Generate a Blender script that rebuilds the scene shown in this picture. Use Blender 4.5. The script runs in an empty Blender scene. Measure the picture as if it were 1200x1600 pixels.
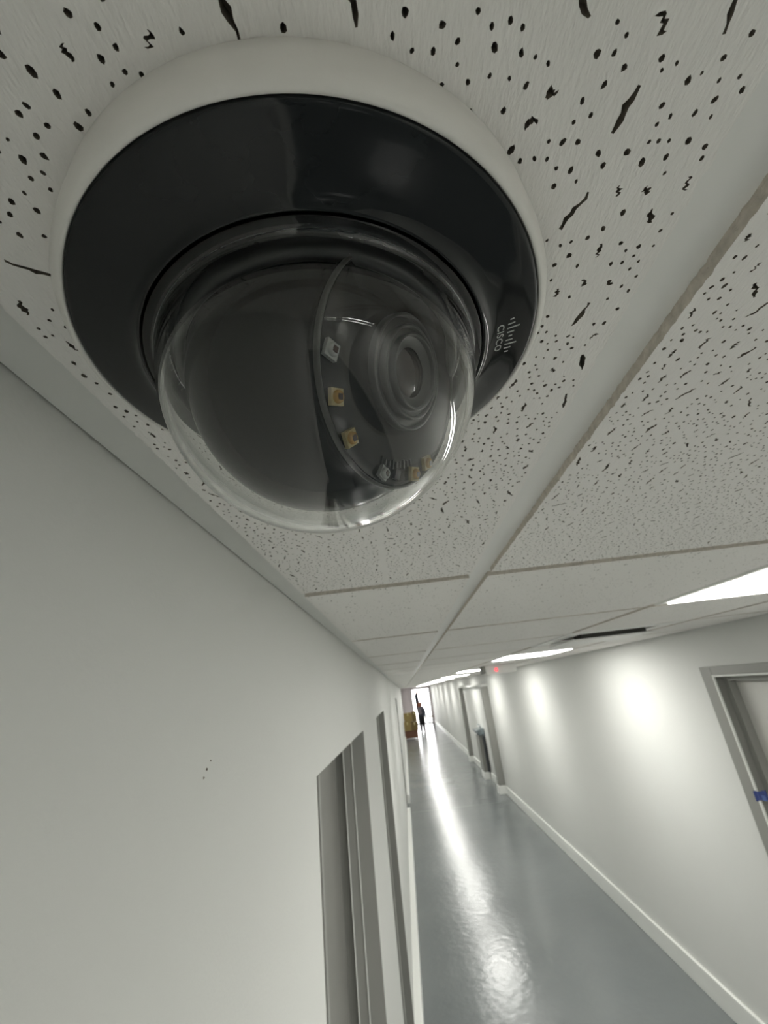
import bpy, bmesh, math, random
from mathutils import Vector, Matrix
from mathutils.geometry import delaunay_2d_cdt

# ------------------------------------------------------------------ units
H = 0.165            # metres per unit: the viewpoint hangs one unit below the ceiling tiles
FLOOR = -13.45       # floor level in units (viewpoint = 0, tile face = +1)
XL, XR = -1.11, 11.7 # wall faces
Y0, Y1 = -42.0, 200.0
sc = bpy.context.scene
COL = sc.collection
random.seed(7)

def W(p):            # units -> metres (floor at z = 0)
    return Vector((p[0]*H, p[1]*H, (p[2]-FLOOR)*H))

# ------------------------------------------------------------------ camera
Rm = ((0.99339934, -0.11465883, 0.00333203), (0.04103671, 0.38236597, 0.92309927), (-0.10711554, -0.91686947, 0.38454732))
cd = bpy.data.cameras.new('camera'); cam = bpy.data.objects.new('camera', cd); COL.objects.link(cam)
cd.sensor_fit = 'VERTICAL'; cd.sensor_height = 24.0; cd.lens = 24.0*675.09/1600.0
cd.clip_start = 0.005; cd.clip_end = 200
M3 = Matrix(((Rm[0][0], -Rm[0][1], -Rm[0][2]), (Rm[1][0], -Rm[1][1], -Rm[1][2]), (Rm[2][0], -Rm[2][1], -Rm[2][2])))
cam.matrix_world = Matrix.Translation(W((0, 0, 0))) @ M3.to_4x4()
cd.dof.use_dof = True; cd.dof.focus_distance = 1.05*H; cd.dof.aperture_fstop = 14.0
sc.camera = cam

# ------------------------------------------------------------------ world, exposure
LAMP = 14.0
SKY = 5.0
w = bpy.data.worlds.new('world'); sc.world = w; w.use_nodes = True
w.node_tree.nodes['Background'].inputs[0].default_value = (1.0, 0.97, 0.97, 1)
w.node_tree.nodes['Background'].inputs[1].default_value = SKY
sc.view_settings.view_transform = 'Standard'; sc.view_settings.look = 'None'
sc.view_settings.exposure = 0.92; sc.view_settings.gamma = 1.0; sc.view_settings.use_curve_mapping = False

# ------------------------------------------------------------------ materials
MATS = {}
def mat(name, col, rough=0.5, **k):
    m = bpy.data.materials.new(name); m.use_nodes = True
    b = m.node_tree.nodes['Principled BSDF']
    b.inputs['Base Color'].default_value = (*col, 1); b.inputs['Roughness'].default_value = rough
    for key, v in k.items(): b.inputs[key.replace('_', ' ')].default_value = v
    MATS[name] = m; return m
def nodes(m): return m.node_tree.nodes, m.node_tree.links, m.node_tree.nodes['Principled BSDF']
def add_noise(m, scale, amt, bump=0.0, bscale=None, stretch=None):
    """small colour variation plus fine relief"""
    N, L, b = nodes(m)
    tc = N.new('ShaderNodeTexCoord'); src = tc.outputs['Object']
    if stretch:
        mp = N.new('ShaderNodeMapping'); mp.inputs['Scale'].default_value = stretch; L.new(src, mp.inputs[0]); src = mp.outputs[0]
    nz = N.new('ShaderNodeTexNoise'); nz.inputs['Scale'].default_value = scale; nz.inputs['Detail'].default_value = 4
    L.new(src, nz.inputs['Vector'])
    c = b.inputs['Base Color'].default_value[:]
    mx = N.new('ShaderNodeMix'); mx.data_type = 'RGBA'
    mx.inputs[6].default_value = tuple(x*(1-amt) for x in c[:3])+(1,); mx.inputs[7].default_value = tuple(min(1, x*(1+amt)) for x in c[:3])+(1,)
    L.new(nz.outputs['Fac'], mx.inputs[0]); L.new(mx.outputs[2], b.inputs['Base Color'])
    if bump:
        n2 = N.new('ShaderNodeTexNoise'); n2.inputs['Scale'].default_value = bscale or scale*6; n2.inputs['Detail'].default_value = 3
        L.new(src, n2.inputs['Vector'])
        bp = N.new('ShaderNodeBump'); bp.inputs['Strength'].default_value = bump; bp.inputs['Distance'].default_value = 0.002
        L.new(n2.outputs['Fac'], bp.inputs['Height']); L.new(bp.outputs[0], b.inputs['Normal'])
    return m
mat('wall', (0.67, 0.676, 0.654), 0.55, Specular_IOR_Level=0.07); add_noise(MATS['wall'], 3, 0.015, 0.10, 260)
mat('trim_paint', (0.80, 0.80, 0.77), 0.5); add_noise(MATS['trim_paint'], 12, 0.03, 0.05, 200)
mat('grid', (0.87, 0.865, 0.84), 0.4); add_noise(MATS['grid'], 9, 0.02)
mat('base', (0.80, 0.81, 0.78), 0.35); add_noise(MATS['base'], 5, 0.02)
mat('frame_grey', (0.27, 0.27, 0.25), 0.45); add_noise(MATS['frame_grey'], 6, 0.04)
mat('leaf_grey', (0.24, 0.238, 0.22), 0.5); add_noise(MATS['leaf_grey'], 4, 0.04)
mat('jamb_grey', (0.31, 0.31, 0.29), 0.45); add_noise(MATS['jamb_grey'], 6, 0.04)
mat('leaf_white', (0.62, 0.61, 0.58), 0.45); add_noise(MATS['leaf_white'], 4, 0.02)
mat('dark_gap', (0.05, 0.05, 0.045), 0.9); add_noise(MATS['dark_gap'], 20, 0.1)
mat('core', (0.15, 0.128, 0.10), 0.95); add_noise(MATS['core'], 400, 0.4)
mat('tile_edge', (0.62, 0.575, 0.51), 0.95); add_noise(MATS['tile_edge'], 160, 0.35, 0.6, 500)
mat('tile_face', (0.90, 0.88, 0.85), 0.95); add_noise(MATS['tile_face'], 60, 0.03, 0.35, 420, (1.6, 0.5, 1))
mat('white_plastic', (0.80, 0.78, 0.74), 0.42); add_noise(MATS['white_plastic'], 30, 0.01, 0.04, 900)
mat('black_gloss', (0.008, 0.010, 0.011), 0.07, Specular_IOR_Level=0.35); add_noise(MATS['black_gloss'], 40, 0.1)
mat('ball_black', (0.010, 0.011, 0.012), 0.10, Specular_IOR_Level=0.13); add_noise(MATS['ball_black'], 40, 0.1)
mat('black_plate', (0.006, 0.007, 0.008), 0.06); add_noise(MATS['black_plate'], 40, 0.1)
mat('black_matte', (0.012, 0.012, 0.012), 0.45); add_noise(MATS['black_matte'], 60, 0.15)
mat('grey_plastic', (0.045, 0.047, 0.048), 0.3); add_noise(MATS['grey_plastic'], 50, 0.1)
mat('lens_ring', (0.05, 0.052, 0.052), 0.28); add_noise(MATS['lens_ring'], 50, 0.1)
mat('bezel', (0.085, 0.085, 0.08), 0.3); add_noise(MATS['bezel'], 50, 0.1)
mat('lens_glass', (0.035, 0.027, 0.024), 0.05, Specular_IOR_Level=0.4); add_noise(MATS['lens_glass'], 30, 0.1)
mat('led_ceramic', (0.55, 0.46, 0.24), 0.5); add_noise(MATS['led_ceramic'], 900, 0.1)
mat('led_amber', (0.50, 0.30, 0.08), 0.15); add_noise(MATS['led_amber'], 900, 0.15)
mat('led_clear', (0.45, 0.46, 0.45), 0.1); add_noise(MATS['led_clear'], 900, 0.15)
mat('led_die', (0.06, 0.035, 0.03), 0.2); add_noise(MATS['led_die'], 900, 0.1)
mat('print_grey', (0.42, 0.43, 0.42), 0.5); add_noise(MATS['print_grey'], 300, 0.03)
mat('steel', (0.35, 0.40, 0.43), 0.25, Metallic=1.0); add_noise(MATS['steel'], 20, 0.08)
mat('steel_dark', (0.05, 0.055, 0.06), 0.4); add_noise(MATS['steel_dark'], 20, 0.1)
mat('tape_blue', (0.009, 0.028, 0.16), 0.55); add_noise(MATS['tape_blue'], 120, 0.45)
mat('tape_pale', (0.07, 0.12, 0.32), 0.55); add_noise(MATS['tape_pale'], 120, 0.3)
mat('lilac', (0.56, 0.50, 0.51), 0.6); add_noise(MATS['lilac'], 3, 0.03)
mat('cardboard', (0.27, 0.20, 0.075), 0.8); add_noise(MATS['cardboard'], 9, 0.15)
mat('cardboard_dark', (0.15, 0.105, 0.035), 0.8); add_noise(MATS['cardboard_dark'], 9, 0.15)
mat('paper_tape', (0.60, 0.52, 0.28), 0.5); add_noise(MATS['paper_tape'], 9, 0.1)
mat('red_wood', (0.14, 0.055, 0.03), 0.5); add_noise(MATS['red_wood'], 8, 0.25, 0, None, (1, 1, 8))
mat('seat_brown', (0.10, 0.07, 0.035), 0.6); add_noise(MATS['seat_brown'], 12, 0.2)
mat('cloth_navy', (0.022, 0.026, 0.04), 0.85); add_noise(MATS['cloth_navy'], 30, 0.2)
mat('cloth_grey', (0.17, 0.15, 0.17), 0.85); add_noise(MATS['cloth_grey'], 30, 0.2)
mat('cloth_black', (0.010, 0.010, 0.012), 0.85); add_noise(MATS['cloth_black'], 30, 0.2)
mat('skin', (0.26, 0.10, 0.06), 0.6); add_noise(MATS['skin'], 30, 0.1)
mat('hair', (0.13, 0.03, 0.015), 0.6); add_noise(MATS['hair'], 60, 0.2)
mat('shoe', (0.012, 0.010, 0.010), 0.5); add_noise(MATS['shoe'], 30, 0.2)
mat('outside', (0.6, 0.6, 0.58), 0.9); add_noise(MATS['outside'], 1, 0.05)
mat('alu', (0.45, 0.45, 0.45), 0.4, Metallic=0.6); add_noise(MATS['alu'], 20, 0.05)

# clear polycarbonate bubble and flat pane
mat('clear', (0.97, 0.98, 0.97), 0.0, Transmission_Weight=1.0, IOR=1.42)
mat('pane_glass', (0.95, 0.97, 0.97), 0.0, Transmission_Weight=1.0, IOR=1.45)
# lamps that give light
def emit(name, col, s):
    m = bpy.data.materials.new(name); m.use_nodes = True; N = m.node_tree.nodes; L = m.node_tree.links
    N.remove(N['Principled BSDF']); e = N.new('ShaderNodeEmission')
    nz = N.new('ShaderNodeTexNoise'); nz.inputs['Scale'].default_value = 3
    mx = N.new('ShaderNodeMix'); mx.data_type = 'RGBA'; mx.inputs[6].default_value = (*[c*0.99 for c in col], 1); mx.inputs[7].default_value = (*col, 1)
    L.new(nz.outputs['Fac'], mx.inputs[0]); L.new(mx.outputs[2], e.inputs[0]); e.inputs[1].default_value = s
    L.new(e.outputs[0], N['Material Output'].inputs[0]); MATS[name] = m
emit('lamp', (1.0, 0.992, 0.935), LAMP)
emit('led_red', (1.0, 0.09, 0.11), 1.1)

# epoxy floor: glossy, faint waviness, cloudy tone
m = mat('floor', (0.225, 0.24, 0.235), 0.16, Specular_IOR_Level=0.48)
N, L, b = nodes(m)
tc = N.new('ShaderNodeTexCoord')
n1 = N.new('ShaderNodeTexNoise'); n1.inputs['Scale'].default_value = 1.3; n1.inputs['Detail'].default_value = 5; L.new(tc.outputs['Object'], n1.inputs['Vector'])
mx = N.new('ShaderNodeMix'); mx.data_type = 'RGBA'; mx.inputs[6].default_value = (0.145, 0.160, 0.162, 1); mx.inputs[7].default_value = (0.185, 0.202, 0.204, 1)
L.new(n1.outputs['Fac'], mx.inputs[0]); L.new(mx.outputs[2], b.inputs['Base Color'])
n2 = N.new('ShaderNodeTexNoise'); n2.inputs['Scale'].default_value = 13; n2.inputs['Detail'].default_value = 4; L.new(tc.outputs['Object'], n2.inputs['Vector'])
bp = N.new('ShaderNodeBump'); bp.inputs['Strength'].default_value = 0.28; bp.inputs['Distance'].default_value = 0.01
L.new(n2.outputs['Fac'], bp.inputs['Height']); L.new(bp.outputs[0], b.inputs['Normal'])
rr = N.new('ShaderNodeMapRange'); rr.inputs['To Min'].default_value = 0.14; rr.inputs['To Max'].default_value = 0.27
L.new(n1.outputs['Fac'], rr.inputs['Value']); L.new(rr.outputs[0], b.inputs['Roughness'])

# distant ceiling tile: fissured surface, shade of the pores put into the colour (pores below a few pixels)
m = mat('tile_far', (0.90, 0.88, 0.85), 0.95)
N, L, b = nodes(m)
tc = N.new('ShaderNodeTexCoord')
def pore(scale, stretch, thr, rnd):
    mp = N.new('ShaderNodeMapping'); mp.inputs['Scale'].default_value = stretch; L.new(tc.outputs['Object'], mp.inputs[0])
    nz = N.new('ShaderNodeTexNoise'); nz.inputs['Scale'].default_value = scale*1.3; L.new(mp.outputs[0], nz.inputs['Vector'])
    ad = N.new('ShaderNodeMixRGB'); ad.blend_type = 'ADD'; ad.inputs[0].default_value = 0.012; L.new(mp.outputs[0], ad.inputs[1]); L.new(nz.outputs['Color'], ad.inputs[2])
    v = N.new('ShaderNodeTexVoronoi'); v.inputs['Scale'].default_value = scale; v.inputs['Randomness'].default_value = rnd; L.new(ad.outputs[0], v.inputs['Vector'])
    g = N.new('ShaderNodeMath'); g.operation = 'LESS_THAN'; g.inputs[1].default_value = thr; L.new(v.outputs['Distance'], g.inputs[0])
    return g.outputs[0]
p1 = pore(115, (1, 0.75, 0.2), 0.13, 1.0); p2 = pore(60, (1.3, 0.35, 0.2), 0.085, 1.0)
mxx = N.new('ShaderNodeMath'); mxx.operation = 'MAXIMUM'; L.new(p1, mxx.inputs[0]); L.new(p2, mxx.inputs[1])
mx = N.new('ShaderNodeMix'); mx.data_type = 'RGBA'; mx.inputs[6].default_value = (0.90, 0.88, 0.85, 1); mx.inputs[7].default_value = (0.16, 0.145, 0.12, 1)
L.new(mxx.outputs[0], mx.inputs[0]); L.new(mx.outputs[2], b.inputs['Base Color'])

# ------------------------------------------------------------------ builders
ORG = {}     # object name -> world origin in metres
def tag(o, label=None, cat=None, group=None, kind=None):
    if label: o['label'] = label
    if cat: o['category'] = cat
    if group: o['group'] = group
    if kind: o['kind'] = kind
    return o
def empty(name, p, label, cat, group=None, kind=None):
    o = bpy.data.objects.new(name, None); COL.objects.link(o); o.empty_display_size = 0.05
    o.location = W(p); ORG[o.name] = W(p); return tag(o, label, cat, group, kind)
class MB:
    """collects shapes given in units; build() links them as one mesh object"""
    def __init__(s): s.v = []; s.f = []; s.m = []; s.smooth = []
    def raw(s, vs, fs, mi=0, sm=False):
        o = len(s.v); s.v += [tuple(x) for x in vs]
        for f in fs: s.f.append([i+o for i in f]); s.m.append(mi); s.smooth.append(sm)
        return s
    def box(s, a, b, mi=0, bev=0.0):
        x0, y0, z0 = a; x1, y1, z1 = b
        if bev:
            bm = bmesh.new(); bmesh.ops.create_cube(bm, size=1)
            for v in bm.verts: v.co = Vector(((x0+x1)/2+v.co.x*(x1-x0), (y0+y1)/2+v.co.y*(y1-y0), (z0+z1)/2+v.co.z*(z1-z0)))
            bmesh.ops.bevel(bm, geom=bm.edges[:], offset=bev, segments=2, profile=0.5, affect='EDGES')
            bm.verts.index_update(); s.raw([v.co[:] for v in bm.verts], [[v.index for v in f.verts] for f in bm.faces], mi); bm.free(); return s
        vs = [(x, y, z) for z in (z0, z1) for y in (y0, y1) for x in (x0, x1)]
        return s.raw(vs, [(0, 2, 3, 1), (4, 5, 7, 6), (0, 1, 5, 4), (2, 6, 7, 3), (0, 4, 6, 2), (1, 3, 7, 5)], mi)
    def revolve(s, prof, n=64, c=(0, 0, 0), ax=None, mi=0, closed=False, sm=True):
        """prof: (r, t) pairs; ax = (u, v, axis) basis"""
        u, v, a = ax or (Vector((1, 0, 0)), Vector((0, 1, 0)), Vector((0, 0, 1))); c = Vector(c)
        vs = []; idx = []
        for r, t in prof:
            if r < 1e-6: vs.append(c+a*t); idx.append([len(vs)-1]*n)
            else:
                idx.append(list(range(len(vs), len(vs)+n)))
                vs += [c+u*(r*math.cos(2*math.pi*k/n))+v*(r*math.sin(2*math.pi*k/n))+a*t for k in range(n)]
        fs = []
        P = len(prof)
        for i in range(P if closed else P-1):
            A, B = idx[i], idx[(i+1) % P]
            for k in range(n):
                q = [A[k], A[(k+1) % n], B[(k+1) % n], B[k]]; q2 = []
                for x in q:
                    if x not in q2: q2.append(x)
                if len(q2) > 2: fs.append(q2)
        return s.raw(vs, fs, mi, sm)
    def tube(s, pts, r, n=10, mi=0):
        pts = [Vector(p) for p in pts]; rings = []; vs = []
        for i, p in enumerate(pts):
            d = (pts[min(i+1, len(pts)-1)]-pts[max(i-1, 0)]).normalized()
            u = d.cross(Vector((0, 0, 1)) if abs(d.z) < 0.9 else Vector((1, 0, 0))).normalized(); v = u.cross(d)
            rad = r[i] if isinstance(r, (list, tuple)) else r
            rings.append(range(len(vs), len(vs)+n)); vs += [p+(u*math.cos(2*math.pi*k/n)+v*math.sin(2*math.pi*k/n))*rad for k in range(n)]
        fs = [[rings[i][k], rings[i][(k+1) % n], rings[i+1][(k+1) % n], rings[i+1][k]] for i in range(len(pts)-1) for k in range(n)]
        fs += [list(rings[0])[::-1], list(rings[-1])]
        return s.raw(vs, fs, mi, True)
    def mesh(s, name, mats, org):
        me = bpy.data.meshes.new(name)
        me.from_pydata([tuple(W(p)-org) for p in s.v], [], s.f)
        for x in (mats if isinstance(mats, (list, tuple)) else [mats]): me.materials.append(MATS[x])
        me.polygons.foreach_set('material_index', s.m); me.polygons.foreach_set('use_smooth', s.smooth)
        bm = bmesh.new(); bm.from_mesh(me); bmesh.ops.remove_doubles(bm, verts=bm.verts, dist=1e-7)
        bmesh.ops.recalc_face_normals(bm, faces=bm.faces); bm.to_mesh(me); bm.free(); me.update(); return me
    def build(s, name, mats, parent=None, at=None):
        org = ORG[parent.name] if parent else (W(at) if at else Vector((0, 0, 0)))
        o = bpy.data.objects.new(name, s.mesh(name, mats, org)); COL.objects.link(o)
        if parent: o.parent = parent
        else: o.location = org
        ORG[o.name] = org; return o
def struct(o, label, cat): return tag(o, label, cat, None, 'structure')

# ------------------------------------------------------------------ setting: floor and walls
fl = struct(MB().box((XL-3, Y0-1, FLOOR-0.6), (XR+4, Y1+0.6, FLOOR)).build('floor', 'floor'), 'glossy grey epoxy floor running the length of the corridor', 'floor')
MB().box((XL+0.3, 61.45, FLOOR-0.02), (XR-0.1, 61.6, FLOOR+0.004)).build('floor_joint', 'steel_dark', fl)

def wall_boxes(mb, xa, xb, holes, zt=1.4):
    y = Y0
    for a, b_, top in holes:
        mb.box((xa, y, FLOOR), (xb, a, zt)); mb.box((xa, a, top), (xb, b_, zt)); y = b_
    mb.box((xa, y, FLOOR), (xb, Y1, zt))
LD = [(5.76, 11.95, -0.8), (17.73, 23.9, -0.8), (60.0, 66.0, -0.8)]
RD = [(11.9, 18.3, -0.52)]
mb = MB(); wall_boxes(mb, XL-0.78, XL, LD)
wl = struct(mb.build('wall_left', 'wall'), 'pale grey painted wall with grey doorways beside the dome', 'wall')
mb = MB(); wall_boxes(mb, XR, XR+0.85, RD)
wr = struct(mb.build('wall_right', 'wall'), 'pale grey painted wall with light scallops across the corridor', 'wall')
struct(MB().box((XL-0.8, Y0-0.8, FLOOR), (XR+0.85, Y0, 1.4)).build('wall_back', 'wall'), 'plain wall closing the corridor behind the viewpoint', 'wall')
# small chips in the paint of the left wall
mb = MB()
for yy, zz, s_ in ((2.655, -0.275, 0.007), (2.62, -0.31, 0.006), (2.70, -0.24, 0.004)):
    mb.raw([(XL+0.004, yy+s_*math.cos(a)*(0.7 if k % 2 else 1.2), zz+s_*1.3*math.sin(a)) for k, a in enumerate([i*math.pi/4 for i in range(8)])]+[(XL+0.010, yy, zz)], [(i, (i+1) % 8, 8) for i in range(8)])
mb.build('paint_chip', 'core', wl)

# baseboards, with breaks at the doorways
def baseboard(name, xa, xb, holes, label):
    mb = MB(); y = Y0
    for a, b_, t in holes:
        mb.box((xa, y, FLOOR), (xb, a, FLOOR+0.95), 0, 0.025); y = b_
    mb.box((xa, y, FLOOR), (xb, Y1, FLOOR+0.95), 0, 0.025)
    return struct(mb.build(name, 'base'), label, 'baseboard')
baseboard('baseboard_left', XL, XL+0.36, [(a-0.3, b_+0.3, t) for a, b_, t in LD], 'white baseboard along the foot of the left wall')
baseboard('baseboard_right', XR-0.14, XR, [(11.3, 18.9, 0), (64.6, 67.4, 0), (92, 94.2, 0)], 'white baseboard along the foot of the right wall')

# doors of the left wall: steel frame with rebate and stop, grey leaf at the back of the wall thickness
def left_door(i, a, b_, top, deep, label):
    d = empty('door_%d' % i, (XL, (a+b_)/2, FLOOR), label, 'door', None, 'structure')
    mb = MB()
    for y0, s_ in ((a, 1), (b_, -1)):       # jamb lining, stepped at the stop
        mb.box((XL-0.80, min(y0, y0+s_*0.10), FLOOR), (XL+0.02, max(y0, y0+s_*0.10), top))
    mb.box((XL-0.80, a, top-0.10), (XL-0.5, b_, top))
    mb.build('frame', 'jamb_grey', d)
    mb = MB()
    for y0, s_ in ((a+0.10, 1), (b_-0.10, -1)):
        mb.box((XL-0.50, min(y0, y0+s_*0.09), FLOOR), (XL-0.28, max(y0, y0+s_*0.09), top-0.10), 0, 0.01)
    mb.box((XL-0.50, a+0.1, top-0.19), (XL-0.28, b_-0.1, top-0.10))
    mb.build('door_stop', 'jamb_grey', d)
    for xo in (0.29, 0.50):
        MB().box((XL-xo-0.012, b_-0.205, FLOOR), (XL-xo+0.012, b_-0.185, top-0.19)).build('pale_edge', 'base', d)  # pale strips paint the highlights along the stop edges
    lf = MB().box((XL-deep-0.28, a+0.11, FLOOR+0.05), (XL-deep, b_-0.11, top-0.11), 0, 0.02).build('door_leaf', 'leaf_grey', d)
    MB().revolve([(0, 0.03), (0.03, 0.025), (0.045, 0.0)], 14, (XL-deep, a+2.1, -1.75), (Vector((0, 1, 0)), Vector((0, 0, 1)), Vector((1, 0, 0)))).build('screw_cap', 'steel_dark', lf)
    MB().revolve([(0, 0.35), (0.14, 0.34), (0.2, 0.28), (0.2, 0.2), (0.08, 0.18), (0.08, 0)], 18, (XL-deep, b_-0.7, FLOOR+6.2), (Vector((0, 1, 0)), Vector((0, 0, 1)), Vector((1, 0, 0)))).build('door_knob', 'steel', lf)
left_door(1, *LD[0], 0.70, 'grey door in the left wall nearest the dome camera')
left_door(2, *LD[1], 0.72, 'dark grey doorway second along the left wall')
left_door(3, *LD[2], 0.30, 'far grey door third along the left wall')

# right wall door: wide grey steel frame, white leaf set back
d = empty('door_4', (XR, 15.2, FLOOR), 'white door in a wide grey steel frame on the right wall', 'door', None, 'structure')
a, b_, top = RD[0]
mb = MB(); fw = 0.62
mb.box((XR-0.07, b_-0.40, FLOOR), (XR+0.02, b_+0.22, top+0.12), 0, 0.015)
mb.box((XR-0.07, a-0.22, FLOOR), (XR+0.02, a+0.40, top+0.12), 0, 0.015)
mb.box((XR-0.068, a+0.40, top-0.18), (XR+0.02, b_-0.40, top+0.12), 0, 0.015)
mb.build('casing', 'frame_grey', d)
mb = MB()
mb.box((XR-0.02, b_-0.46, FLOOR), (XR+0.9, b_-0.0, top)); mb.box((XR-0.02, a, FLOOR), (XR+0.9, a+0.46, top)); mb.box((XR-0.02, a+0.46, top-0.22), (XR+0.9, b_-0.46, top))
mb.build('frame', 'leaf_grey', d)
mb = MB()
mb.box((XR+0.22, b_-0.72, FLOOR), (XR+0.5, b_-0.46, top-0.22), 0, 0.01); mb.box((XR+0.22, a+0.46, FLOOR), (XR+0.5, a+0.72, top-0.22), 0, 0.01); mb.box((XR+0.22, a+0.72, top-0.42), (XR+0.5, b_-0.72, top-0.22), 0, 0.01)
mb.build('door_stop', 'frame_grey', d)
mb = MB()   # pale edge strip between face and rebate
mb.box((XR-0.095, b_-0.47, FLOOR), (XR-0.02, b_-0.40, top-0.18), 0, 0.012); mb.box((XR-0.095, a+0.40, top-0.25), (XR-0.02, b_-0.40, top-0.18), 0, 0.012)
mb.build('pale_edge', 'base', d)
lf = MB().box((XR+0.5, a+0.5, FLOOR+0.05), (XR+0.78, b_-0.5, top-0.25), 0, 0.02).build('door_leaf', 'leaf_white', d)
MB().revolve([(0, -0.35), (0.14, -0.34), (0.2, -0.28), (0.2, -0.2), (0.08, -0.18), (0.08, 0)], 18, (XR+0.5, a+1.1, FLOOR+6.2), (Vector((0, 1, 0)), Vector((0, 0, 1)), Vector((1, 0, 0)))).build('door_knob', 'steel', lf)
# strip of tape on that frame
t = empty('painters_tape', (XR-0.1, 17.7, -4.62), 'torn strip of blue painter tape on the grey door frame', 'tape')
mb = MB(); n = 9
vs = []
for k in range(n):
    y = 18.0-k*0.085; j = random.uniform(-0.03, 0.03); x = XR-0.082 if k < 3 else XR-0.105
    vs += [(x, y, -4.47+j+0.02*k), (x, y, -4.75+random.uniform(-0.03, 0.03)+0.02*k), (x-0.014, y, -4.75+0.02*k), (x-0.014, y, -4.47+j+0.02*k)]
mb.raw(vs, [(4*k+q, 4*k+(q+1) % 4, 4*k+4+(q+1) % 4, 4*k+4+q) for k in range(n-1) for q in range(4)]+[(0, 1, 2, 3), tuple(4*(n-1)+q for q in (3, 2, 1, 0))])
mb.build('tape_strip', 'tape_blue', t)
MB().box((XR-0.125, 17.42, -4.66), (XR-0.118, 17.60, -4.50)).build('creased_patch', 'tape_pale', t)

# ------------------------------------------------------------------ ceiling: backing, grid, tiles
ce = struct(MB().box((XL-0.8, Y0-0.8, 1.25), (XR+0.85, Y1+0.6, 1.5)).build('ceiling', 'grid'), 'suspended ceiling of white fissured tiles in a metal grid', 'ceiling')
GZ = 1.045
COLS = [(-0.90, 0.815), (1.01, 4.87), (5.06, 8.55), (8.74, XR-0.16)]
PITCH = 4.42
def row(k): return (PITCH*k+0.01, PITCH*(k+1)-0.15)
K0, K1 = -9, 44
LIGHT_ROWS = [-7, -3, 1, 5, 9, 13, 17, 21, 25, 29, 33, 37, 41]
for xa, xb in ((0.80, 1.03), (4.85, 5.08), (8.53, 8.76)):      # main runners
    MB().box((xa, Y0, GZ), (xb, Y1, GZ+0.03)).build('grid_runner', 'grid', ce)
# wall angle beside the left wall, painted, with a hairline shadow gap at the wall
vs = []; NN = 400
MB().box((XL+0.012, Y0, GZ), (-0.86, Y1, GZ+0.03)).build('wall_angle', 'trim_paint', ce)
MB().box((XR-0.20, Y0, GZ), (XR-0.004, Y1, GZ+0.03)).build('wall_angle', 'grid', ce)
MB().box((XL-0.01, Y0, GZ+0.12), (XL+0.05, Y1, GZ+0.14)).build('gap_shade_strip', 'dark_gap', ce)  # dark strip above the gap, its shade put into the colour
ct = None
for k in range(K0, K1+1):
    y = PITCH*(k+1)-0.07
    for xa, xb in COLS:
        if ct is None:
            ct = {}
        key = (xa, xb)
        org = W(((xa+xb)/2, y, GZ))
        if key not in ct:
            ct[key] = MB().box((xa-0.03, y-0.1, GZ+0.002), (xb+0.03, y+0.1, GZ+0.028)).mesh('cross_tee', 'grid', org)
        o = bpy.data.objects.new('cross_tee', ct[key]); COL.objects.link(o); o.parent = ce; o.location = org
# far tiles: shared meshes
far = {}
for ci, (xa, xb) in enumerate(COLS):
    org = W(((xa+xb)/2, (row(0)[0]+row(0)[1])/2, 1)); mb = MB()
    y0, y1 = row(0)
    v8 = [(xa, y0, 1), (xb, y0, 1), (xb, y1, 1), (xa, y1, 1), (xa, y0, 1.06), (xb, y0, 1.06), (xb, y1, 1.06), (xa, y1, 1.06)]
    mb.raw(v8, [(0, 3, 2, 1)], 0); mb.raw(v8, [(0, 1, 5, 4), (1, 2, 6, 5), (2, 3, 7, 6), (3, 0, 4, 7), (4, 5, 6, 7)], 1)
    far[ci] = mb.mesh('ceiling_tile', ['tile_far', 'tile_edge'], org)
VENT_ROW = 3
for k in range(K0, K1+1):
    for ci, (xa, xb) in enumerate(COLS):
        if k == 0 and ci in (0, 1): continue
        if ci == 2 and (k in LIGHT_ROWS or k == VENT_ROW): continue
        o = bpy.data.objects.new('ceiling_tile', far[ci]); COL.objects.link(o); o.parent = ce
        o.location = W(((xa+xb)/2, (row(k)[0]+row(k)[1])/2, 1))

# near tiles: real pores and fissures cut into the face
def blob(cx, cy, kind, rng):
    pts = []
    if kind == 0:
        r = rng.uniform(0.0038, 0.0064)*rng.choice((0.8, 1, 1, 1.15)); n = 7; st = rng.uniform(1.0, 1.5); an = rng.gauss(math.pi/2, 0.35)
        for i in range(n):
            a = 2*math.pi*i/n; q = r*rng.uniform(0.8, 1.2)
            x, y = q*math.cos(a)*st, q*math.sin(a); pts.append((cx+x*math.cos(an)-y*math.sin(an), cy+x*math.sin(an)+y*math.cos(an)))
        return pts, r*st*1.3
    Ln = rng.choice((0.012, 0.016, 0.022, 0.030, 0.042))*rng.uniform(0.8, 1.2); wd = rng.uniform(0.0040, 0.0075); an = rng.gauss(math.pi/2, 0.45); n = 8
    up, dn = [], []; bend = rng.uniform(-0.006, 0.006)
    for i in range(n):
        t = i/(n-1)*2-1; ww = wd*math.sqrt(max(0.30, 1-t*t))*rng.uniform(0.45, 1.45); off = bend*(1-t*t)+rng.uniform(-0.005, 0.005)
        up.append((t*Ln, off+ww)); dn.append((t*Ln, off-ww))
    for x, y in dn+up[::-1]: pts.append((cx+x*math.cos(an)-y*math.sin(an), cy+x*math.sin(an)+y*math.cos(an)))
    return pts, Ln+0.014
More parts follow.
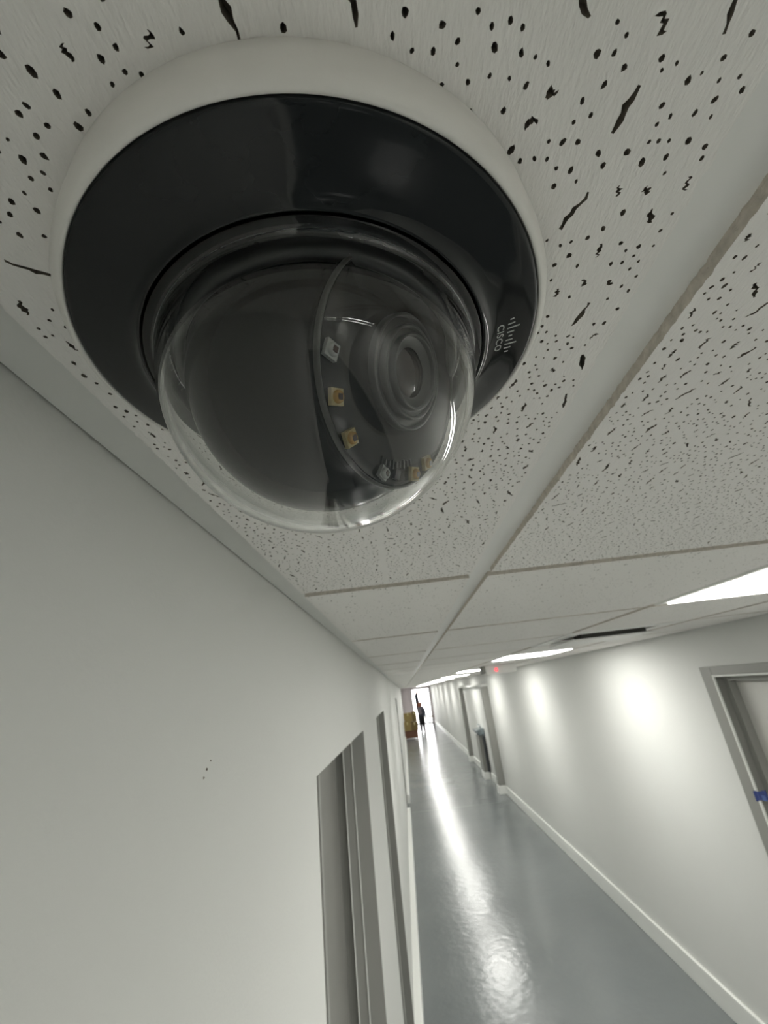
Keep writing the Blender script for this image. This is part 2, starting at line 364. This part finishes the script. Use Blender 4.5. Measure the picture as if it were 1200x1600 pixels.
def pored_tile(ci, seed, x_end=None):
    rng = random.Random(seed); xa, xb = COLS[ci]; y0, y1 = row(0)
    nx = max(1, round((xb-xa)/0.8)); ny = max(1, round((y1-y0)/0.8)); cx_, cy_ = (xb-xa)/nx, (y1-y0)/ny
    mb = MB()
    jag = {}
    def jit(side, t):
        key = (side, round(t, 4))
        if key not in jag: jag[key] = rng.choice((0, 0.2, 0.5, 1))*rng.uniform(-0.009, 0.003)
        return jag[key]
    NS = 44
    for ix in range(nx):
        for iy in range(ny):
            ax, ay = xa+ix*cx_, y0+iy*cy_; bx, by = ax+cx_, ay+cy_
            outer = [(ax, ay), (bx, ay)]
            if ix == nx-1: outer += [(bx+jit('r', ay+cy_*j/NS), ay+cy_*j/NS) for j in range(1, NS)]
            outer += [(bx, by), (ax, by)]
            if ix == 0: outer += [(ax-jit('l', by-cy_*j/NS), by-cy_*j/NS) for j in range(1, NS)]
            holes = []; occ = []
            tries = int(cx_*cy_*3000)
            for q in range(tries):
                kind = 1 if q < tries*0.05 else 0
                px, py = rng.uniform(ax, bx), rng.uniform(ay, by)
                pts, rad = blob(px, py, kind, rng)
                m_ = 0.003+(0.018 if (ix == 0 or ix == nx-1) else 0)
                if min(p[0] for p in pts) < ax+m_ or max(p[0] for p in pts) > bx-m_ or min(p[1] for p in pts) < ay+0.003 or max(p[1] for p in pts) > by-0.003: continue
                sp = 0.011 if kind == 0 else 0.006
                if any((px-u)**2+(py-v)**2 < (rad+r2+sp*rng.uniform(0.4, 1.6))**2 for u, v, r2 in occ): continue
                occ.append((px, py, rad)); holes.append(pts)
                if len(holes) > cx_*cy_*HOLE_DENS: break
            V = [Vector(p) for p in outer]; F = [list(range(len(outer)))]
            for hpts in holes:
                F.append(list(range(len(V), len(V)+len(hpts)))); V += [Vector(p) for p in hpts]
            ov, oe, of, _, _, orf = delaunay_2d_cdt(V, [], F, 0, 1e-6)
            tri = [f for f, src in zip(of, orf) if list(src) == [0]]
            mb.raw([(p.x, p.y, 1.0) for p in ov], tri, 0)
            for hpts in holes:
                n = len(hpts); mx_, my_ = sum(p[0] for p in hpts)/n, sum(p[1] for p in hpts)/n
                dep = rng.uniform(0.016, 0.04)
                vs = [(x, y, 1.0) for x, y in hpts]+[(mx_+(x-mx_)*0.7, my_+(y-my_)*0.7, 1.0+dep) for x, y in hpts]
                mb.raw(vs, [(i, (i+1) % n, n+(i+1) % n, n+i) for i in range(n)]+[tuple(range(n, 2*n))], 1)
    # rough cut sides
    def side(pts):
        n = len(pts); vs = [(x, y, 1.0) for x, y in pts]+[(x, y, 1.06) for x, y in pts]
        mb.raw(vs, [(i, i+1, n+i+1, n+i) for i in range(n-1)], 2)
    L_ = [(xa, y0)]; R_ = [(xb, y0)]
    for iy in range(ny):
        ay = y0+iy*cy_; by = ay+cy_
        R_ += [(xb+jit('r', ay+cy_*j/NS), ay+cy_*j/NS) for j in range(1, NS)]+[(xb, by)]
        L_ += [(xa-jit('l', by-cy_*j/NS), by-cy_*j/NS) for j in range(NS-1, 0, -1)]+[(xa, by)]
    side(L_); side(R_); side([(xa, y0), (xb, y0)]); side([(xa, y1), (xb, y1)])
    mb.raw([(xa, y0, 1.06), (xb, y0, 1.06), (xb, y1, 1.06), (xa, y1, 1.06)], [(0, 1, 2, 3)], 2)
    org = W(((xa+xb)/2, (y0+y1)/2, 1))
    o = bpy.data.objects.new('ceiling_tile', mb.mesh('ceiling_tile', ['tile_face', 'core', 'tile_edge'], org)); COL.objects.link(o); o.parent = ce; o.location = org
HOLE_DENS = 560
pored_tile(0, 3); pored_tile(1, 5)

# ------------------------------------------------------------------ ceiling lights
ORD = {1: 'first', 5: 'second', 9: 'third', 13: 'fourth', 17: 'fifth', 21: 'sixth', 25: 'seventh', 29: 'eighth', 33: 'ninth', 37: 'tenth', 41: 'eleventh'}
def ceiling_light(k, label):
    xa, xb = COLS[2]; y0, y1 = row(k)
    e = empty('ceiling_light', ((xa+xb)/2, (y0+y1)/2, GZ), label, 'ceiling light', 'square ceiling lights along the corridor')
    mb = MB(); f_ = 0.16; z0, z1 = 1.0, 1.09
    for a, b_ in (((xa, y0, z0), (xa+f_, y1, z1)), ((xb-f_, y0, z0), (xb, y1, z1)), ((xa+f_, y0, z0), (xb-f_, y0+f_, z1)), ((xa+f_, y1-f_, z0), (xb-f_, y1, z1))): mb.box(a, b_, 0, 0.01)
    mb.build('frame', 'grid', e)
    MB().box((xa+f_, y0+f_, 0.982), (xb-f_, y1-f_, 1.07), 0, 0.012).build('diffuser', 'lamp', e)
for k in LIGHT_ROWS:
    ceiling_light(k, ('%s recessed square ceiling light counted from the dome camera' % ORD[k]) if k in ORD else
                  ('recessed square ceiling light just behind the viewpoint' if k == -3 else 'recessed square ceiling light at the corridor end behind the viewpoint'))

# ------------------------------------------------------------------ air vent
xa, xb = COLS[2]; y0, y1 = row(VENT_ROW)
e = empty('air_vent', ((xa+xb)/2, (y0+y1)/2, GZ), 'white square air vent with a dark slot in the ceiling', 'vent')
mb = MB()
for a, b_ in (((xa, y0, 1.0), (xa+0.5, y1, 1.06)), ((xb-0.5, y0, 1.0), (xb, y1, 1.06)), ((xa+0.5, y0, 1.0), (xb-0.5, y0+0.6, 1.06)), ((xa+0.5, y1-0.5, 1.0), (xb-0.5, y1, 1.06))): mb.box(a, b_)
mb.build('frame', 'grid', e)
MB().box((5.75, 14.2, 0.905), (7.75, 14.9, 1.2)).build('slot_shade', 'dark_gap', e)  # solid dark block, shade of the open slot put into its colour
MB().box((5.45, 14.3, 0.865), (8.15, 16.6, 0.905), 0, 0.012).build('plaque', 'grid', e)

# ------------------------------------------------------------------ alarm box with red indicator below ceiling
e = empty('alarm_box', (6.7, 33.5, 1.0), 'small grey alarm box with a glowing red ring under the ceiling', 'alarm')
MB().box((6.0, 33.0, 0.42), (8.2, 34.0, 1.0), 0, 0.06).build('housing', 'grid', e)
MB().revolve([(0.06, 0), (0.06, -0.05), (0.12, -0.05), (0.12, 0)], 20, (6.75, 33.0, 0.68), (Vector((1, 0, 0)), Vector((0, 0, 1)), Vector((0, 1, 0))), closed=True).build('indicator_ring', 'led_red', e)
MB().box((5.75, 33.05, 0.5), (6.0, 33.95, 1.0), 0, 0.03).build('end_cap', 'frame_grey', e)

# ------------------------------------------------------------------ dome camera
CX, CY = -0.1235, 0.964
dome = empty('dome_camera', (CX, CY, 1.0), 'white and black ceiling dome camera with a clear bubble', 'camera')
hp = [(0.40, 1.0), (0.615, 1.0), (0.621, 0.994), (0.622, 0.960), (0.624, 0.925), (0.623, 0.905), (0.618, 0.890), (0.611, 0.881), (0.604, 0.877), (0.599, 0.877), (0.597, 0.881), (0.597, 0.90), (0.40, 0.90)]
MB().revolve(hp, 160, (CX, CY, 0), closed=True).build('housing', 'white_plastic', dome)['label'] = 'round white plastic housing'
rp = [(0.40, 0.90), (0.594, 0.90), (0.5955, 0.880), (0.592, 0.8745), (0.585, 0.8725), (0.56, 0.8675), (0.52, 0.8605), (0.49, 0.8545), (0.475, 0.850), (0.462, 0.843), (0.455, 0.834), (0.450, 0.830), (0.447, 0.834), (0.447, 0.86), (0.40, 0.86)]
ring = MB().revolve(rp, 160, (CX, CY, 0), closed=True).build('trim_ring', 'black_gloss', dome); ring['label'] = 'glossy black trim ring'
# bubble: hemisphere, short neck and flange, real wall thickness
ZS, RS, TH = 0.805, 0.415, 0.018
outer = [(0.444, 0.858), (0.444, 0.832), (0.440, 0.826), (0.428, 0.824), (0.420, 0.820)]
outer += [(RS*math.cos(a), ZS-RS*math.sin(a)) for a in [math.pi/2*i/40 for i in range(0, 41)]]
inner = [((RS-TH)*math.cos(a), ZS-(RS-TH)*math.sin(a)) for a in [math.pi/2*i/40 for i in range(40, -1, -1)]]+[(RS-TH, 0.858)]
outer[-1] = (0, outer[-1][1]); inner[0] = (0, inner[0][1])
MB().revolve(outer+inner, 128, (CX, CY, 0), closed=True).build('bubble', 'clear', dome)['label'] = 'clear plastic bubble'
# inside: liner disc and yoke carrying the camera ball
MB().revolve([(0, 0.862), (0.397, 0.862), (0.397, 0.852), (0.30, 0.848), (0, 0.848)], 96, (CX, CY, 0)).build('liner', 'black_gloss', dome)
nrm = Vector((0.7728234, -0.49691094, -0.39474487)).normalized()
uu = Vector((-0.54083144, -0.841131, 0.0)).normalized(); vv = uu.cross(nrm)
BC = Vector((CX, CY, 0.80)); FD, FR = 0.26, 0.263
PC = BC+nrm*FD
AX = (uu, vv, nrm)
eye = MB()
RB = 0.350
prof = [(RB*math.sin(a), -RB*math.cos(a)) for a in [math.radians(x) for x in range(0, 128, 3)]]
prof += [(0.266, 0.226), (0.266, 0.232), (FR+0.006, 0.233), (FR+0.006, FD-0.008), (FR-0.002, FD-0.004)]
prof[0] = (0, -RB)
eye.revolve(prof, 110, BC, AX)
ball = eye.build('camera_ball', 'ball_black', dome)
MB().revolve([(FR+0.0065, FD-0.010), (FR+0.0065, FD-0.001), (FR+0.003, FD+0.003), (FR+0.0005, FD+0.003), (FR-0.001, FD-0.01)], 110, BC, AX).build('bezel', 'bezel', ball)
plate = MB().revolve([(FR-0.004, FD-0.002), (0.14, FD-0.002), (0.135, FD-0.006), (0.0, FD-0.006)], 110, BC, AX).build('faceplate', 'black_plate', ball)
lens = MB()
# stepped lens barrel
LC = PC+uu*(-0.02)+vv*0.015
for r0, r1, t0, t1 in ((0.128, 0.136, -0.004, 0.012), (0.102, 0.110, 0.0, 0.022), (0.082, 0.089, 0.004, 0.030)):
    lens.revolve([(r0, t0-0.01), (r0, t1), (r0+0.002, t1+0.002), (r1-0.002, t1+0.002), (r1, t1), (r1, t0-0.01)], 80, LC, AX)
lens.revolve([(0.136, 0.0), (0.118, 0.006), (0.102, 0.004)], 80, LC, AX); lens.revolve([(0.102, 0.014), (0.089, 0.016)], 80, LC, AX); lens.revolve([(0.082, 0.022), (0.062, 0.012), (0.058, 0.013)], 80, LC, AX)
lb = lens.build('lens_barrel', 'lens_ring', ball)
MB().revolve([(0, 0.024), (0.02, 0.0225), (0.04, 0.018), (0.055, 0.011), (0.060, 0.006)], 64, LC, AX).build('lens', 'lens_glass', ball)
def led(ang, rad, clear=False, s=0.017):
    c = PC+uu*(rad*math.cos(ang))+vv*(rad*math.sin(ang)); tw = ang+0.3
    a_, b2 = uu*math.cos(tw)+vv*math.sin(tw), vv*math.cos(tw)-uu*math.sin(tw)
    mb = MB()
    pts = [c+a_*sx*s+b2*sy*s+nrm*t for t in (-0.004, 0.008) for sx, sy in ((-1, -1), (1, -1), (1, 1), (-1, 1))]
    mb.raw(pts, [(3, 2, 1, 0), (4, 5, 6, 7), (0, 1, 5, 4), (1, 2, 6, 5), (2, 3, 7, 6), (3, 0, 4, 7)])
    o = mb.build('infrared_led', 'led_clear' if clear else 'led_ceramic', dome)
    ax = (a_, b2, nrm)
    MB().revolve([(0.0135, 0.008), (0.0125, 0.014), (0.010, 0.016), (0.007, 0.0165)], 20, c, ax).build('led_lens', 'led_clear' if clear else 'led_amber', o)
    mb = MB(); mb.raw([c+a_*sx*s*0.36+b2*sy*s*0.36+nrm*t for t in (0.009, 0.0172) for sx, sy in ((-1, -1), (1, -1), (1, 1), (-1, 1))], [(4, 5, 6, 7), (0, 1, 5, 4), (1, 2, 6, 5), (2, 3, 7, 6), (3, 0, 4, 7)])
    mb.build('die', 'led_die', o)
led(math.radians(-17.7), 0.235, True); led(math.radians(-39.4), 0.234); led(math.radians(-61.2), 0.237)
led(math.radians(-94), 0.239, True, 0.014); led(math.radians(-125), 0.243); led(math.radians(-141), 0.243)
# small chip and solder traces between the lower lamps
c = PC+uu*(0.235*math.cos(math.radians(-107)))+vv*(0.235*math.sin(math.radians(-107)))
mb = MB(); mb.raw([c+uu*sx*0.010+vv*sy*0.012+nrm*t for t in (-0.003, 0.007) for sx, sy in ((-1, -1), (1, -1), (1, 1), (-1, 1))], [(3, 2, 1, 0), (4, 5, 6, 7), (0, 1, 5, 4), (1, 2, 6, 5), (2, 3, 7, 6), (3, 0, 4, 7)])
mb.build('light_sensor', 'lens_ring', ball)
for q in range(9):
    an = math.radians(-92-q*4.0); c = PC+uu*(0.212*math.cos(an))+vv*(0.212*math.sin(an)); l_ = 0.012 if q % 3 else 0.018
    rd = (uu*math.cos(an)+vv*math.sin(an)); tn = rd.cross(nrm)
    MB().raw([c+rd*sx*l_*0.6+tn*sy*0.0018+nrm*t for t in (-0.004, 0.001) for sx, sy in ((-1, -1), (1, -1), (1, 1), (-1, 1))], [(3, 2, 1, 0), (4, 5, 6, 7), (0, 1, 5, 4), (1, 2, 6, 5), (2, 3, 7, 6), (3, 0, 4, 7)]).build('solder_trace', 'lens_ring', ball)
# yoke: two arms around the ball and a cradle ring below the liner
yk = MB()
yk.revolve([(0.352, 0.85), (0.352, 0.82), (0.358, 0.812), (0.372, 0.812), (0.380, 0.82), (0.380, 0.85)], 96, (CX, CY, 0))
yoke = yk.build('turntable', 'grey_plastic', dome)

# printed mark on the trim ring: bars and lettering
def ring_z(r):
    pts = [(p[0], p[1]) for p in rp[1:11]]
    for (r0, z0), (r1, z1) in zip(pts, pts[1:]):
        if r1 <= r <= r0: return z1+(z0-z1)*(r-r1)/(r0-r1)
    return 0.87
def on_ring(r, ang, off): return (CX+r*math.cos(ang), CY+r*math.sin(ang), ring_z(r)-off)
bars = [0.010, 0.019, 0.034, 0.019, 0.010, 0.019, 0.034, 0.019, 0.010]
mb = MB()
for i, ln in enumerate(bars):
    a0 = math.radians(-11.0+i*(12.9/8)); wd_ = 0.0042/0.53/1.0; base_r = 0.519
    rc = 0.5275 if ln < 0.03 else 0.533
    rc = {0.010: 0.5285, 0.019: 0.5275, 0.034: 0.5335}[ln]
    q = [(rc-ln/2, a0-wd_/2), (rc+ln/2, a0-wd_/2), (rc+ln/2, a0+wd_/2), (rc-ln/2, a0+wd_/2)]
    mb.raw([on_ring(r, a, o_) for o_ in (0.0006, -0.001) for r, a in q], [(0, 1, 2, 3), (7, 6, 5, 4), (0, 4, 5, 1), (1, 5, 6, 2), (2, 6, 7, 3), (3, 7, 4, 0)])
bm_o = mb.build('printed_bars', 'print_grey', dome)
fc = bpy.data.curves.new('lettering', 'FONT'); fc.body = 'CISCO'; fc.size = 1.0; fc.resolution_u = 4; fc.space_character = 1.12; fc.offset = 0.018
fo = bpy.data.objects.new('lettering_tmp', fc); COL.objects.link(fo)
dg = bpy.context.evaluated_depsgraph_get(); me0 = bpy.data.meshes.new_from_object(fo.evaluated_get(dg))
xs = [v.co.x for v in me0.vertices]; ys = [v.co.y for v in me0.vertices]; x0_, x1_, yy0, yy1 = min(xs), max(xs), min(ys), max(ys)
# tops of the letters point outward, text runs with growing angle
vs = []
for v in me0.vertices:
    t_ = (v.co.x-x0_)/(x1_-x0_); s_ = (v.co.y-yy0)/(yy1-yy0)
    vs.append(on_ring(0.4885+s_*0.0195, math.radians(-10.3+t_*11.0), 0.0007))
mb = MB(); mb.raw(vs, [list(p.vertices) for p in me0.polygons]); mb.build('printed_lettering', 'print_grey', dome)
bpy.data.objects.remove(fo); bpy.data.curves.remove(fc); bpy.data.meshes.remove(me0)

# ------------------------------------------------------------------ right wall projections and water fountain
for i, (yy, xin) in enumerate(((65.3, 10.85), (92.6, 10.95))):
    p = struct(MB().box((xin, yy, FLOOR), (XR, yy+1.2, -0.62), 0, 0.02).build('trim_%d' % (i+1), 'frame_grey', None, (XR, yy, FLOOR)),
               ('nearer' if i == 0 else 'farther')+' dark grey pilaster standing out from the right wall', 'pilaster')
    MB().box((xin-0.1, yy-0.1, FLOOR), (XR, yy+1.3, FLOOR+0.95), 0, 0.03).build('plinth', 'base', p)
struct(MB().box((10.85, 65.4, -0.62), (XR, 93.7, -0.35)).build('trim_3', 'wall'), 'shallow header joining the two pilasters', 'header')
e = empty('drinking_fountain', (XR, 76.5, FLOOR), 'wall drinking fountain with steel basin between the grey pilasters', 'fountain')
MB().box((10.75, 75.4, FLOOR+0.9), (XR-0.16, 78.2, -7.6), 0, 0.05).build('cabinet', 'leaf_grey', e)
MB().box((10.7, 75.3, FLOOR), (XR-0.16, 78.3, FLOOR+0.95), 0, 0.03).build('plinth', 'base', e)
bs = MB().raw([(10.3, 75.0, -6.85), (XR-0.02, 75.0, -6.6), (XR-0.02, 78.5, -6.6), (10.3, 78.5, -6.85), (10.9, 75.2, -7.6), (XR-0.02, 75.2, -7.6), (XR-0.02, 78.3, -7.6), (10.9, 78.3, -7.6)],
  [(0, 1, 2, 3), (4, 7, 6, 5), (0, 4, 5, 1), (1, 5, 6, 2), (2, 6, 7, 3), (3, 7, 4, 0)]).build('basin', 'steel', e)
MB().tube([(11.3, 75.8, -6.7), (11.3, 75.8, -6.2), (11.1, 75.8, -6.05), (10.9, 75.8, -6.15)], 0.06).build('spout', 'steel', e)
MB().box((XR-0.4, 74.9, FLOOR+1), (XR-0.15, 75.35, -7.6)).build('drain_pipe', 'steel_dark', e)

# ------------------------------------------------------------------ far end: wall, glazed door, outdoors
mb = MB(); GX0, GX1, GZT = 3.3, 10.9, 0.25
mb.box((XL-0.8, Y1, FLOOR), (GX0, Y1+0.6, 1.4)); mb.box((GX1, Y1, FLOOR), (XR+0.85, Y1+0.6, 1.4)); mb.box((GX0, Y1, GZT), (GX1, Y1+0.6, 1.4))
struct(mb.build('wall_end', 'lilac'), 'pale lilac end wall around the bright glazed door', 'wall')
d = empty('door_5', ((GX0+GX1)/2, Y1, FLOOR), 'bright glazed exit door at the far end of the corridor', 'door', None, 'structure')
mb = MB(); f_ = 0.28
for a, b_ in (((GX0, Y1+0.1, FLOOR), (GX0+f_, Y1+0.5, GZT)), ((GX1-f_, Y1+0.1, FLOOR), (GX1, Y1+0.5, GZT)), ((GX0+f_, Y1+0.1, GZT-f_), (GX1-f_, Y1+0.5, GZT)), ((GX0+f_, Y1+0.1, FLOOR), (GX1-f_, Y1+0.5, FLOOR+0.4)), (((GX0+GX1)/2-0.12, Y1+0.1, FLOOR+0.4), ((GX0+GX1)/2+0.12, Y1+0.5, GZT-f_))): mb.box(a, b_, 0, 0.02)
mb.build('frame', 'alu', d)
xm = (GX0+GX1)/2
for xa, xb in ((GX0+f_, xm-0.12), (xm+0.12, GX1-f_)):
    MB().box((xa, Y1+0.27, FLOOR+0.4), (xb, Y1+0.32, GZT-f_)).build('pane', 'pane_glass', d)
MB().tube([(xm-0.4, Y1-0.2, FLOOR+5), (xm-0.4, Y1-0.2, FLOOR+7.5)], 0.08).build('pull_handle', 'alu', d)
struct(MB().box((-60, Y1+0.6, FLOOR-0.6), (70, Y1+140, FLOOR-0.1)).build('ground', 'outside'), 'pale paved ground outside the end door', 'ground')

# ------------------------------------------------------------------ boxes on a low wooden chest
e = empty('wooden_chest', (0.9, 145, FLOOR), 'low reddish wooden chest under the cardboard boxes', 'chest')
MB().box((-0.95, 143.6, -13.0), (2.95, 147.4, -11.35), 0, 0.05).build('body', 'red_wood', e)
MB().box((-1.0, 143.4, -11.35), (3.05, 147.6, -11.1), 0, 0.03).build('lid', 'red_wood', e)
for px in (-0.9, 2.6):
    for py in (143.6, 147.0): MB().box((px, py, FLOOR), (px+0.3, py+0.35, -13.0)).build('leg', 'red_wood', e)
def carton(a, b_, label, tone, tape):
    e = empty('cardboard_box', ((a[0]+b_[0])/2, (a[1]+b_[1])/2, a[2]), label, 'box', 'cardboard boxes on the chest')
    MB().box(a, b_, 0, 0.04).build('carton', tone, e)
    xm = (a[0]+b_[0])/2
    MB().box((xm-0.14, a[1]-0.02, b_[2]-0.7), (xm+0.14, b_[1], b_[2]+0.02)).build('packing_tape', tape, e)
    MB().box((a[0]+0.02, a[1]+0.02, b_[2]), (xm-0.02, b_[1]-0.02, b_[2]+0.035)).build('flap', tone, e)
    MB().box((xm+0.02, a[1]+0.02, b_[2]), (b_[0]-0.02, b_[1]-0.02, b_[2]+0.035)).build('flap', tone, e)
carton((-0.95, 143.7, -11.1), (1.15, 147.2, -8.75), 'tan cardboard box on the chest, nearer the left wall', 'cardboard', 'paper_tape')
carton((1.2, 143.8, -11.1), (3.2, 147.2, -8.95), 'dark cardboard box on the chest, nearer the bright door', 'cardboard_dark', 'paper_tape')
carton((-0.75, 143.9, -8.71), (1.7, 147.0, -6.35), 'top cardboard box of the stack with pale tape', 'cardboard', 'paper_tape')
carton((1.75, 144.0, -8.71), (3.1, 146.8, -6.1), 'narrow cardboard box beside the top box of the stack', 'cardboard_dark', 'paper_tape')

# ------------------------------------------------------------------ person at the far end
def person(px, py):
    e = empty('person', (px, py, FLOOR), 'person in dark clothes near the bright door with one arm raised', 'person')
    S = 9.3   # height in units
    J = {'pel': (0, 0, 4.75), 'wst': (0, 0, 5.5), 'chs': (0, 0.02, 6.75), 'nck': (0, 0, 7.75), 'hd0': (0, -0.06, 8.2), 'hd1': (0, -0.1, 8.75), 'hd2': (0, -0.08, 9.15),
         'lhp': (-0.45, 0, 4.5), 'lkn': (-0.5, -0.12, 2.5), 'lan': (-0.48, 0.08, 0.45), 'lto': (-0.52, -0.95, 0.18),
         'rhp': (0.45, 0, 4.5), 'rkn': (0.5, 0.1, 2.5), 'ran': (0.55, 0.35, 0.45), 'rto': (0.62, -0.6, 0.18),
         'lsh': (-0.85, 0, 7.35), 'lel': (-0.8, -0.1, 9.3), 'lwr': (-0.95, -0.3, 10.9), 'lha': (-0.75, -0.35, 11.7),
         'rsh': (0.9, 0, 7.3), 'rel': (1.25, 0.15, 5.8), 'rwr': (1.35, -0.25, 4.6), 'rha': (1.38, -0.35, 4.1)}
    Rr = {'pel': 0.72, 'wst': 0.62, 'chs': 0.92, 'nck': 0.26, 'hd0': 0.36, 'hd1': 0.50, 'hd2': 0.40, 'lhp': 0.48, 'lkn': 0.34, 'lan': 0.22, 'lto': 0.2, 'rhp': 0.48, 'rkn': 0.34, 'ran': 0.22, 'rto': 0.2,
          'lsh': 0.36, 'lel': 0.44, 'lwr': 0.38, 'lha': 0.30, 'rsh': 0.36, 'rel': 0.25, 'rwr': 0.17, 'rha': 0.16}
    E = [('pel', 'wst'), ('wst', 'chs'), ('chs', 'nck'), ('nck', 'hd0'), ('hd0', 'hd1'), ('hd1', 'hd2'), ('pel', 'lhp'), ('lhp', 'lkn'), ('lkn', 'lan'), ('lan', 'lto'), ('pel', 'rhp'), ('rhp', 'rkn'), ('rkn', 'ran'), ('ran', 'rto'),
         ('chs', 'lsh'), ('lsh', 'lel'), ('lel', 'lwr'), ('lwr', 'lha'), ('chs', 'rsh'), ('rsh', 'rel'), ('rel', 'rwr'), ('rwr', 'rha')]
    # five fingers on each hand
    for s_, dz in (('l', 1), ('r', -1)):
        hx, hy, hz = J[s_+'ha']
        for q, (fx, ln) in enumerate(((-0.13, 0.36), (-0.05, 0.42), (0.04, 0.40), (0.12, 0.32))):
            J[s_+'f%d' % q] = (hx+fx, hy-0.02, hz+dz*0.16); J[s_+'g%d' % q] = (hx+fx*1.3, hy-0.10, hz+dz*(0.16+ln)); Rr[s_+'f%d' % q] = 0.055; Rr[s_+'g%d' % q] = 0.045
            E += [(s_+'ha', s_+'f%d' % q), (s_+'f%d' % q, s_+'g%d' % q)]
        J[s_+'th'] = (hx+0.24, hy-0.12, hz+dz*0.16); Rr[s_+'th'] = 0.055; E.append((s_+'ha', s_+'th'))
    keys = list(J); me = bpy.data.meshes.new('body')
    me.from_pydata([tuple(Vector((J[k][0]*1.0, J[k][1], J[k][2]*(1.0 if J[k][2] < 9.2 else 1.06)))*H) for k in keys], [(keys.index(a), keys.index(b_)) for a, b_ in E], [])
    o = bpy.data.objects.new('body', me); COL.objects.link(o)
    md = o.modifiers.new('skin', 'SKIN'); sv = me.skin_vertices[0].data
    for i, k in enumerate(keys): sv[i].radius = (Rr[k]*H*1.7, Rr[k]*H*1.7*(0.7 if k in ('pel', 'wst', 'chs') else 1)); sv[i].use_root = (k == 'pel')
    o.modifiers.new('sub', 'SUBSURF').levels = 1
    dg = bpy.context.evaluated_depsgraph_get(); me2 = bpy.data.meshes.new_from_object(o.evaluated_get(dg))
    bpy.data.objects.remove(o)
    for k in ('cloth_black', 'cloth_navy', 'cloth_grey', 'skin', 'shoe'): me2.materials.append(MATS[k])
    for p in me2.polygons:
        c = (p.center/H).copy(); p.use_smooth = True
        c.x /= 1.05
        if c.z < 0.5: p.material_index = 4
        elif c.z < 4.9 and abs(c.x) < 1.05: p.material_index = 0
        elif (c.z > 7.75 and abs(c.x) < 0.62 and c.z < 9.4) or c.z > 12.0 or (c.z < 4.45): p.material_index = 3
        elif c.x < 0.05 and c.z < 7.7 and c.z > 5.2: p.material_index = 2
        else: p.material_index = 1
    b = bpy.data.objects.new('body', me2); COL.objects.link(b); b.parent = e; ORG[b.name] = ORG[e.name]
    MB().revolve([(0, 0.46)]+[(0.56*math.sin(a), 0.46*math.cos(a)) for a in [math.radians(x) for x in range(15, 106, 15)]]+[(0.5, -0.35), (0.3, -0.5)], 18, (px, py+0.03, FLOOR+8.85)).build('hair', 'hair', e)
    # face: eyes, nose, mouth
    for sx in (-1, 1): MB().revolve([(0, 0.05), (0.05, 0.03), (0.06, 0)], 10, (px+sx*0.17, py-0.55, FLOOR+8.68), (Vector((1, 0, 0)), Vector((0, 0, 1)), Vector((0, -1, 0)))).build('eye', 'shoe', e)
    MB().raw([(px-0.07, py-0.55, FLOOR+8.45), (px+0.07, py-0.55, FLOOR+8.45), (px, py-0.56, FLOOR+8.7), (px, py-0.68, FLOOR+8.47)], [(0, 1, 3), (1, 2, 3), (2, 0, 3), (0, 2, 1)]).build('nose', 'skin', e)
    MB().box((px-0.13, py-0.50, FLOOR+8.27), (px+0.13, py-0.44, FLOOR+8.31)).build('mouth', 'hair', e)
person(5.25, 165.5)
e = empty('stool', (8.6, 168, FLOOR), 'tall stool with brown seat and thin legs beside the person', 'stool')
MB().revolve([(0, 0.15), (0.85, 0.15), (0.95, 0.05), (0.95, -0.15), (0.85, -0.25), (0, -0.25)], 28, (8.6, 168, FLOOR+4.3)).build('seat', 'seat_brown', e)
for sx in (-1, 1):
    for sy in (-1, 1): MB().tube([(8.6+sx*0.55, 168+sy*0.55, FLOOR+4.1), (8.6+sx*0.85, 168+sy*0.85, FLOOR)], 0.07).build('leg', 'steel_dark', e)
MB().revolve([(0.70, 0), (0.75, 0.05), (0.70, 0.1), (0.65, 0.05)], 28, (8.6, 168, FLOOR+1.5), closed=True).build('foot_ring', 'steel_dark', e)
